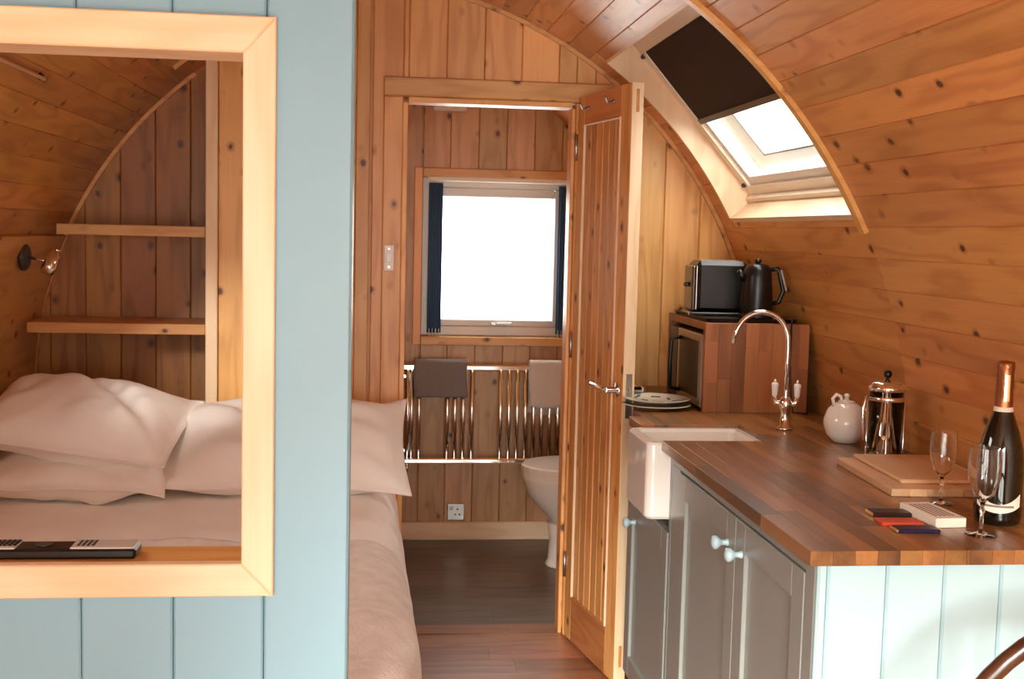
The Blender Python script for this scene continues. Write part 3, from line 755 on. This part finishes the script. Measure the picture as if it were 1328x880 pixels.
MB().box(.768, CXF - .0003, 2.0125, 2.985, .842, ZT - TH - .001, ch=.001).build('top_rail', 'paint_reflecting', u1)
MB().box(.768, CXF - .0003, 2.91, 2.985, .10, .8415, ch=.001).build('filler_strip', 'paint_reflecting', u1)
MB().box(.83, .85, 1.995, 2.985, .0, .0995).build('plinth', 'paint_reflecting', u1)
shaker(u1, 2.016, 2.422, .105, .838, 2.375, .772)
shaker(u1, 2.426, 2.906, .105, .838, 2.475, .772)
u2 = thing('base_cabinet', 'blue-grey cabinet under the white sink, partly behind the open door', 'cabinet', group='kitchen base cabinets')
MB().box(CXF, 1.16, 2.99, 3.525, .10, .640, ch=.001).build('carcass', 'paint_reflecting', u2)
MB().box(.88, 1.16, 3.526, 4.12, .10, ZT - TH - .001, ch=.001).build('carcass_back', 'paint_reflecting', u2)
MB().box(CXF, 1.16, 3.272, 3.525, .6405, ZT - TH - .001).build('carcass_side', 'paint_reflecting', u2)
MB().box(.768, CXF - .0003, 2.99, 3.010, .10, ZT - TH - .001).build('filler_strip', 'paint_reflecting', u2)
MB().box(.83, .85, 2.99, 3.525, .0, .0995).build('plinth', 'paint_reflecting', u2)
shaker(u2, 3.013, 3.500, .105, .655, 3.39, .59)
ep = thing('end_panel', 'blue-grey tongue-and-groove panel in a sunlit tone closing the near end of the cabinets', 'panel')
js = [.766, .784, .891, .996, 1.101, 1.206, 1.29, 1.345]
for a, b in zip(js[:-1], js[1:]):
    def ol(aa, bb, y):
        return [(aa, y, 0), (bb, y, 0), (bb, y, ZT - TH - .001), (aa, y, ZT - TH - .001)]
    b2 = min(b, 1.345)
    zb = arch_low(b2 + .003)
    MB().loft([[(p[0], p[1], max(p[2], zb)) for p in ol(a + .0004, b2 - .0004, 1.967)], [(p[0], p[1], max(p[2], zb)) for p in ol(a + .0004, b2 - .0004, 1.957)], [(p[0], p[1], max(p[2], zb)) for p in ol(a + .004, b2 - .004, 1.952)]]).build('plank', 'paint_sunlit', ep)

# sink
sk = thing('sink', 'white ceramic apron-front sink let into the far part of the worktop', 'sink')
sx0, sx1, sy0, sy1, szt, szb = .705, 1.028, 3.013, 3.265, .893, .690
def rect(x0, x1, y0, y1, z, r=.02, n=5):
    p = []
    for cx, cy, a0 in ((x1 - r, y1 - r, 0), (x0 + r, y1 - r, 90), (x0 + r, y0 + r, 180), (x1 - r, y0 + r, 270)):
        for k in range(n + 1): a = R(a0 + 90 * k / n); p.append((cx + r * math.cos(a), cy + r * math.sin(a), z))
    return p
MB().loft([rect(sx0 + .006, sx1, sy0 + .006, sy1, szb), rect(sx0, sx1, sy0, sy1, szb + .008), rect(sx0, sx1, sy0, sy1, szt - .006), rect(sx0 + .005, sx1 - .005, sy0 + .005, sy1 - .005, szt),
           rect(sx0 + .022, sx1 - .022, sy0 + .022, sy1 - .022, szt), rect(sx0 + .027, sx1 - .027, sy0 + .027, sy1 - .027, szt - .008), rect(sx0 + .035, sx1 - .035, sy0 + .035, sy1 - .035, szb + .04), rect(sx0 + .06, sx1 - .06, sy0 + .06, sy1 - .06, szb + .025)], smooth=False).build('basin', 'ceramic', sk)
MB().lathe([(.028, 0), (.028, .002), (.018, .001)], (.88, 3.14, szb + .0252), 18).build('plug_hole', 'chrome', sk)

# tap
tp = thing('tap', 'tall chrome swan-neck mixer tap with white ceramic levers', 'tap', (1.137, 3.20, ZT + .0002))
MB().lathe([(.024, 0), (.024, .006), (.015, .010), (.013, .05), (.018, .060), (.020, .075), (.015, .088), (.009, .095)], n=20).build('body', 'chrome', tp)
pts = [(0, 0, .09), (0, 0, .20), (0, 0, .245)]
for k in range(1, 15): a = math.pi * k / 16; pts.append((-.077 + .077 * math.cos(a), 0, .245 + .082 * math.sin(a)))
pts += [(-.158, 0, .240)]
MB().tube(pts, .0072, 12).build('spout', 'chrome', tp)
for sg in (-1, 1):
    ax, ay = .024 * sg, -.012 * sg
    lv = MB().tube([(0, 0, .068), (ax, ay, .074), (ax * 1.15, ay * 1.15, .09)], [.008, .008, .007], 10).build('lever_arm', 'chrome', tp)
    c = (ax * 1.15, ay * 1.15, .09)
    MB().lathe([(.005, 0), (.0075, .005), (.0095, .028), (.0105, .034), (.0095, .038), (.005, .041)], c, 14).build('lever', 'ceramic', lv)
    MB().lathe([(.003, .0412), (.0045, .045), (.002, .050)], c, 10).build('lever_tip', 'chrome', lv)

# ------------------------------------------------------------ microwave housing and what is on it
bx = thing('microwave_housing', 'butcher-block wood box open to the left at the far end of the worktop', 'cabinet', (0, 0, ZT + .0003))
BY0, BY1, BH = 3.50, 3.96, .272
xb0 = .985
xx = xb0; k = 0
xr = 1.31
while xx < xr - .005:
    xe = min(xx + .042, xr); z = 0.0; L_ = rnd.uniform(.08, .25)
    while z < BH - .001:
        ze = min(z + L_, BH)
        if BH - ze < .04: ze = BH
        MB().box(xx + .0002, xe - .0002, BY0, BY0 + .022, z + .0002, ze - .0002, ch=.0006).build('stave', 'oak_z', bx); z = ze; L_ = rnd.uniform(.1, .25)
    xx = xe
MB().box(xb0, xr, BY1 - .022, BY1, 0, BH, ch=.001).build('side_panel', 'oak_z', bx)
y = BY0 + .0224
while y < BY1 - .023:
    ye = min(y + .042, BY1 - .0224)
    MB().box(xb0, 1.27, y + .0002, ye - .0002, BH - .022, BH, ch=.0006).build('stave', 'oak_z', bx); y = ye
mw = thing('microwave', 'dark microwave with a loop handle standing inside the wooden box', 'microwave', (.995, BY0 + .03, ZT + .0006))
MB().box(.0, .27, 0, .395, .008, .235, ch=.004).build('body', 'dark_grey', mw)
MB().box(-.012, -.0003, .0, .29, .01, .233, ch=.003).build('door_panel', 'steel', mw)
MB().box(-.0135, -.0122, .03, .26, .035, .21).build('window', 'black', mw)
MB().box(-.012, -.0003, .2905, .394, .01, .233, ch=.003).build('control_panel', 'black', mw)
hd = MB().tube([(-.012, .245, .035), (-.045, .245, .04), (-.048, .245, .12), (-.045, .245, .20), (-.012, .245, .205)], .007, 8).build('handle', 'black', mw)
for a in ((.02, .03), (.02, .36), (.24, .03), (.24, .36)): MB().lathe([(.01, 0), (.01, .0078)], (a[0], a[1], 0), 10).build('foot', 'black', mw)

ZB = ZT + BH + .0008
tr = thing('tray', 'flat dark tray on top of the wooden box', 'tray', (1.105, 3.73, ZB))
MB().loft([rect(-.105, .171, -.205, .205, 0, .02), rect(-.11, .176, -.21, .21, .012, .02), rect(-.106, .172, -.206, .206, .012, .02), rect(-.1, .166, -.2, .2, .004, .02)]).build('tray_body', 'black', tr)
MB().box(-.09, .16, -.19, .19, .0042, .0055).build('mat', 'dark_grey', tr)
to = thing('toaster', 'black toaster with a grey steel end standing on the dark tray', 'toaster', (1.082, 3.80, ZB + .0058), rz=R(-5))
MB().box(-.062, .102, -.08, .08, .012, .176, ch=.014).build('body', 'black', to)
MB().box(-.075, -.0625, -.072, .072, .014, .160, ch=.005).build('end_panel', 'dark_steel', to)
MB().box(-.078, .104, -.083, .083, 0, .0118, ch=.003).build('base', 'black', to)
MB().box(-.082, -.0785, -.07, .07, .001, .012, ch=.001).build('base_strip', 'key', to)
for yy in (-.03, .03): MB().box(-.045, .08, yy - .012, yy + .012, .1762, .178).build('slot', 'steel', to)
MB().box(-.0635, -.0605, -.0815, -.0795, .02, .16).build('trim_line', 'steel', to)
MB().box(-.088, -.0755, -.016, .016, .09, .104, ch=.003).build('lever', 'black', to)
ke = thing('kettle', 'black jug kettle with a pale-edged handle beside the toaster', 'kettle', (1.172, 3.60, ZB + .0065))
MB().lathe([(.052, 0), (.054, .015), (.05, .017), (.051, .02), (.044, .13), (.041, .155), (.032, .168), (.012, .173)], n=28).build('body', 'black', ke)
MB().lathe([(.008, .1732), (.011, .182), (.006, .188)], n=14).build('lid_knob', 'black', ke)
MB().tube([(-.038, 0, .125), (-.055, 0, .140), (-.062, 0, .150)], [.014, .011, .008], 10).build('spout', 'black', ke)
h_ = MB().tube([(.036, -.01, .155), (.058, -.015, .158), (.064, -.015, .145), (.078, -.018, .09), (.066, -.012, .055), (.046, -.008, .05)], .0075, 8).build('handle', 'black', ke)
MB().tube([(.066, -.024, .155), (.075, -.0245, .125), (.084, -.026, .092)], .0035, 6).build('handle_edge', 'key', h_)
MB().lathe([(.056, -.0006), (.056, .0), (.054, .0005)], n=24).build('power_base', 'black', ke)
pw = MB().tube([(1.262, 3.52, ZB + .012), (1.250, 3.493, ZB), (1.250, 3.492, ZB - .12), (1.256, 3.49, ZT + .06), (1.262, 3.48, ZT + .006), (1.30, 3.46, ZT + .005)], .003, 6).build('power_cord', 'black')
tag(pw, 'thin appliance cord hanging down the near side of the wooden box', 'cord')

# plates behind the sink
for k, (zz, lab) in enumerate(((0, 'pale plate at the bottom of the stack behind the sink'), (.018, 'patterned pale plate on top of the stack behind the sink'))):
    pl = thing('plate', lab, 'plate', (.865, 3.60, ZT + .0004 + zz), group='plates behind the sink')
    MB().lathe([(.055, 0), (.07, .002), (.105, .012), (.106, .0145), (.098, .0135), (.066, .0062), (.001, .006)], n=40).build('dish', 'plate' if k else 'plate_rim', pl)
    if k: 
        for q in range(6):
            a = q * 1.07 + .3; r1 = .045 + .012 * (q % 3)
            MB().tube([(r1 * math.cos(a + d_) + .005 * math.sin(9 * d_), r1 * math.sin(a + d_), .0064 + max(0, (r1 - .062)) * .3 + .0016) for d_ in (-.3, -.1, .1, .3)], .0018, 5).build('brush_mark', 'plate_mark', pl)
    else:
        MB().lathe([(.1062, .0118), (.1072, .013), (.1062, .0148)], n=40, caps=False).build('rim', 'plate', pl)

# jug
j = thing('lidded_jug', 'round white glazed lidded pot with a loop handle beside the coffee press', 'pot', (1.232, 3.0, ZT + .0003))
MB().lathe([(.028, 0), (.034, .003), (.05, .022), (.058, .048), (.057, .062), (.047, .088), (.030, .103), (.022, .106)], n=32).build('body', 'ceramic', j)
MB().lathe([(.0225, .1062), (.022, .110), (.007, .113), (.005, .119), (.009, .124), (.005, .129)], n=20).build('lid', 'ceramic', j)
MB().tube([(-.034, -.004, .095), (-.040, -.004, .116), (-.030, -.004, .127), (-.018, -.004, .122), (-.014, -.004, .106)], .0048, 10).build('handle', 'ceramic', j)
MB().tube([(.04, -.02, .08), (.055, -.03, .095), (.062, -.034, .104)], [.011, .008, .006], 10).build('spout', 'ceramic', j)

# cafetiere
cf = thing('coffee_press', 'glass coffee press with a chrome frame and black knob on the worktop', 'coffee press', (1.243, 2.78, ZT + .0003))
MB().lathe([(.040, .008), (.040, .165), (.0375, .165), (.0375, .012), (.001, .012)], n=28).build('beaker', 'glass', cf)
MB().lathe([(.044, 0), (.044, .007), (.030, .007)], n=28).build('base_ring', 'chrome', cf)
MB().lathe([(.0415, .142), (.0425, .143), (.0425, .152), (.0415, .153)], n=28, caps=False).build('frame_band', 'chrome', cf)
for q in range(4):
    a = q * math.pi / 2 - 1.9
    cx_, cy_ = .0430 * math.cos(a), .0430 * math.sin(a)
    MB().tube([(cx_ * 1.06, cy_ * 1.06, -.0002), (cx_, cy_, .01), (cx_, cy_, .142)], .0028, 6).build('frame_strut', 'chrome', cf)
MB().lathe([(.043, .166), (.045, .168), (.044, .178), (.034, .188), (.010, .193), (.005, .194)], n=28).build('lid', 'chrome', cf)
MB().lathe([(.004, .1945), (.004, .198), (.009, .201), (.0105, .208), (.008, .215), (.002, .217)], n=16).build('knob', 'black', cf)
MB().tube([(0, 0, .10), (0, 0, .165)], .002, 6).build('plunger_rod', 'chrome', cf)
MB().lathe([(.0365, .093), (.0365, .099), (.002, .1)], n=24).build('plunger_disc', 'chrome', cf)
MB().tube([(-.042, -.012, .15), (-.06, -.018, .155), (-.068, -.02, .12), (-.064, -.019, .05), (-.046, -.013, .03)], .0042, 8).build('handle', 'chrome', cf)

# chopping boards
cb = thing('chopping_board', 'large pale wooden chopping board under the smaller board', 'chopping board', (1.20, 2.52, ZT + .0003), R(-3), 'stacked chopping boards')
for i_ in range(6):
    MB().box(-.118 + i_ * .0385, -.118 + (i_ + 1) * .0385 - .0002, -.175, .175, 0, .016, ch=.0012).build('stave', 'board_y', cb)
cb2 = thing('chopping_board', 'smaller pale wooden board lying on the large chopping board', 'chopping board', (1.222, 2.545, ZT + .0166), R(-3), 'stacked chopping boards')
MB().box(-.10, .105, -.15, .15, 0, .009, ch=.003).build('board', 'board_y', cb2)

# wine glasses
def glass(label, loc, rz, s=1.0):
    g = thing('wine_glass', label, 'glass', loc, rz, 'wine glasses by the bottle')
    MB().lathe([(.0275 * s, .165 * s), (.0300 * s, .13 * s), (.0285 * s, .105 * s), (.020 * s, .078 * s), (.008 * s, .066 * s), (.0045 * s, .060 * s), (.0045 * s, .0661 * s), (.0075 * s, .0685 * s), (.0185 * s, .080 * s), (.0272 * s, .106 * s), (.0287 * s, .13 * s), (.0263 * s, .165 * s)], n=28, caps=False).build('bowl', 'glass', g)
    MB().lathe([(.0044 * s, .0600 * s), (.0035 * s, .052 * s), (.0060 * s, .046 * s), (.0035 * s, .040 * s), (.0035 * s, .012 * s), (.007 * s, .005 * s), (.0285 * s, .0022 * s), (.030 * s, .001 * s), (.029 * s, 0)], n=28).build('stem', 'glass', g)
    return g
glass('clear stemmed glass in front of the bottle at the near end of the worktop', (1.103, 2.035, ZT + .0003), 0, .98)
glass('clear stemmed glass left of the bottle beside the chopping boards', (1.148, 2.285, ZT + .0003), 0, .90)

# bottle
bo = thing('sparkling_wine_bottle', 'black sparkling wine bottle with copper foil and cream label', 'bottle', (1.185, 2.13, ZT + .0003))
MB().lathe([(.036, 0), (.042, .004), (.0435, .014), (.0435, .115), (.041, .14), (.033, .172), (.024, .197), (.018, .215), (.0155, .226)], n=36).build('body', 'green_glass', bo)
MB().lathe([(.0165, .2145), (.0162, .2262), (.0150, .29), (.0165, .296), (.0165, .304), (.015, .309), (.003, .311)], n=28).build('foil', 'gold', bo)
MB().lathe([(.0205, .205), (.0182, .2142), (.0172, .223), (.0165, .2235)], n=28, caps=False).build('neck_label', 'cream', bo)
def label_patch(a0, a1, z0f, z1f, name, mat, r_=.0439):
    n = 14; top = []; rings = []
    for i_ in range(n + 1):
        u = i_ / n; a = a0 + (a1 - a0) * u
        rings.append([(r_ * math.cos(a), r_ * math.sin(a), z0f(u)), (r_ * math.cos(a), r_ * math.sin(a), z1f(u)), ((r_ + .0004) * math.cos(a), (r_ + .0004) * math.sin(a), z1f(u)), ((r_ + .0004) * math.cos(a), (r_ + .0004) * math.sin(a), z0f(u))])
    return MB().loft(rings).build(name, mat, bo)
label_patch(R(240), R(275), lambda u: .235, lambda u: .285, 'foil_strip', 'screw', .0166)
label_patch(R(185), R(300), lambda u: .026 + .012 * (2 * u - 1) ** 2, lambda u: .062 - .02 * math.sin(u * math.pi), 'label', 'cream')
label_patch(R(205), R(280), lambda u: .037, lambda u: .041, 'label_print', 'ink', .0444)

# packets
def packet(name, label, cat, mat, loc, rz, w, d, h, endmat=None):
    p = thing(name, label, cat, loc, rz, 'small packets on the worktop')
    MB().box(-w / 2, w / 2, -d / 2, d / 2, 0, h, ch=.0015).build('wrapper', mat, p)
    if endmat:
        for sg in (-1, 1):
            a, b = sorted((sg * (w / 2 + .0002), sg * (w / 2 + .005))); MB().box(a, b, -d / 2 + .002, d / 2 - .002, .001, h - .001, ch=.001).build('crimped_end', endmat, p)
    return p
packet('snack_packet', 'dark brown snack packet at the back of the row of three', 'packet', 'brown_pack', (.998, 2.192, ZT + .0003), R(-4), .075, .040, .008, 'screw')
packet('snack_packet', 'red-orange snack packet in the middle of the row of three', 'packet', 'red', (.985, 2.120, ZT + .0003), R(-2), .082, .040, .007)
packet('snack_packet', 'dark blue snack packet with gold ends at the front of the row', 'packet', 'blue_pack', (.993, 2.065, ZT + .0003), R(-2), .078, .038, .007, 'screw')
wb = thing('white_box', 'small white printed box between the packets and the bottle', 'box', (1.067, 2.155, ZT + .0003), R(4))
MB().box(-.031, .031, -.068, .068, 0, .018, ch=.001).build('carton', 'cream', wb)
for i_ in range(5): MB().box(-.022 + i_ * .009, -.018 + i_ * .009, -.05, .05, .01805, .0184).build('print_line', 'ink', wb)

# ------------------------------------------------------------ hoop-back chair at the near end
ch = thing('hoop_back_chair', 'dark wooden hoop-back chair standing by the cabinet end panel', 'chair', (1.012, 1.56, 0))
def hoop(a): return (-.24 * math.cos(a), .02 + .05 * math.sin(a), .629 + .30 * math.sin(a))
hp = [(-.17, 0, .447), (-.215, .01, .53)] + [hoop(math.pi * k / 28) for k in range(0, 29)] + [(.215, .01, .53), (.17, 0, .447)]
MB().tube([(p[0], -p[1], p[2]) for p in hp], .0125, 12).build('hoop', 'chair', ch)
MB().loft([[(.20 * math.cos(a) * f, .2 * math.sin(a) * f - .17, z) for a in [2 * math.pi * k / 28 for k in range(28)]] for z, f in ((.415, .94), (.43, 1), (.445, 1), (.452, .94))]).build('seat', 'chair', ch)
for q in range(-3, 4):
    x = q * .045; a = math.acos(max(-1, min(1, -x * 1.25 / .24))); tp_ = hoop(a)
    MB().tube([(x, -.005, .446), (x * 1.1, -.03, .65), (tp_[0], -tp_[1], tp_[2])], [.006, .0075, .005], 8).build('spindle', 'chair', ch)
for sx in (-1, 1):
    for sy in (-1, 1):
        MB().tube([(sx * .12, -.17 + sy * .12, .42), (sx * .135, -.17 + sy * .145, .22), (sx * .15, -.17 + sy * .17, 0)], [.014, .018, .012], 10).build('leg', 'chair', ch)
    MB().tube([(sx * .135, -.31, .2), (sx * .135, -.17, .2), (sx * .135, -.03, .2)], [.008, .012, .008], 8).build('stretcher', 'chair', ch)
MB().tube([(-.13, -.17, .2), (0, -.17, .2), (.13, -.17, .2)], [.008, .012, .008], 8).build('stretcher', 'chair', ch)
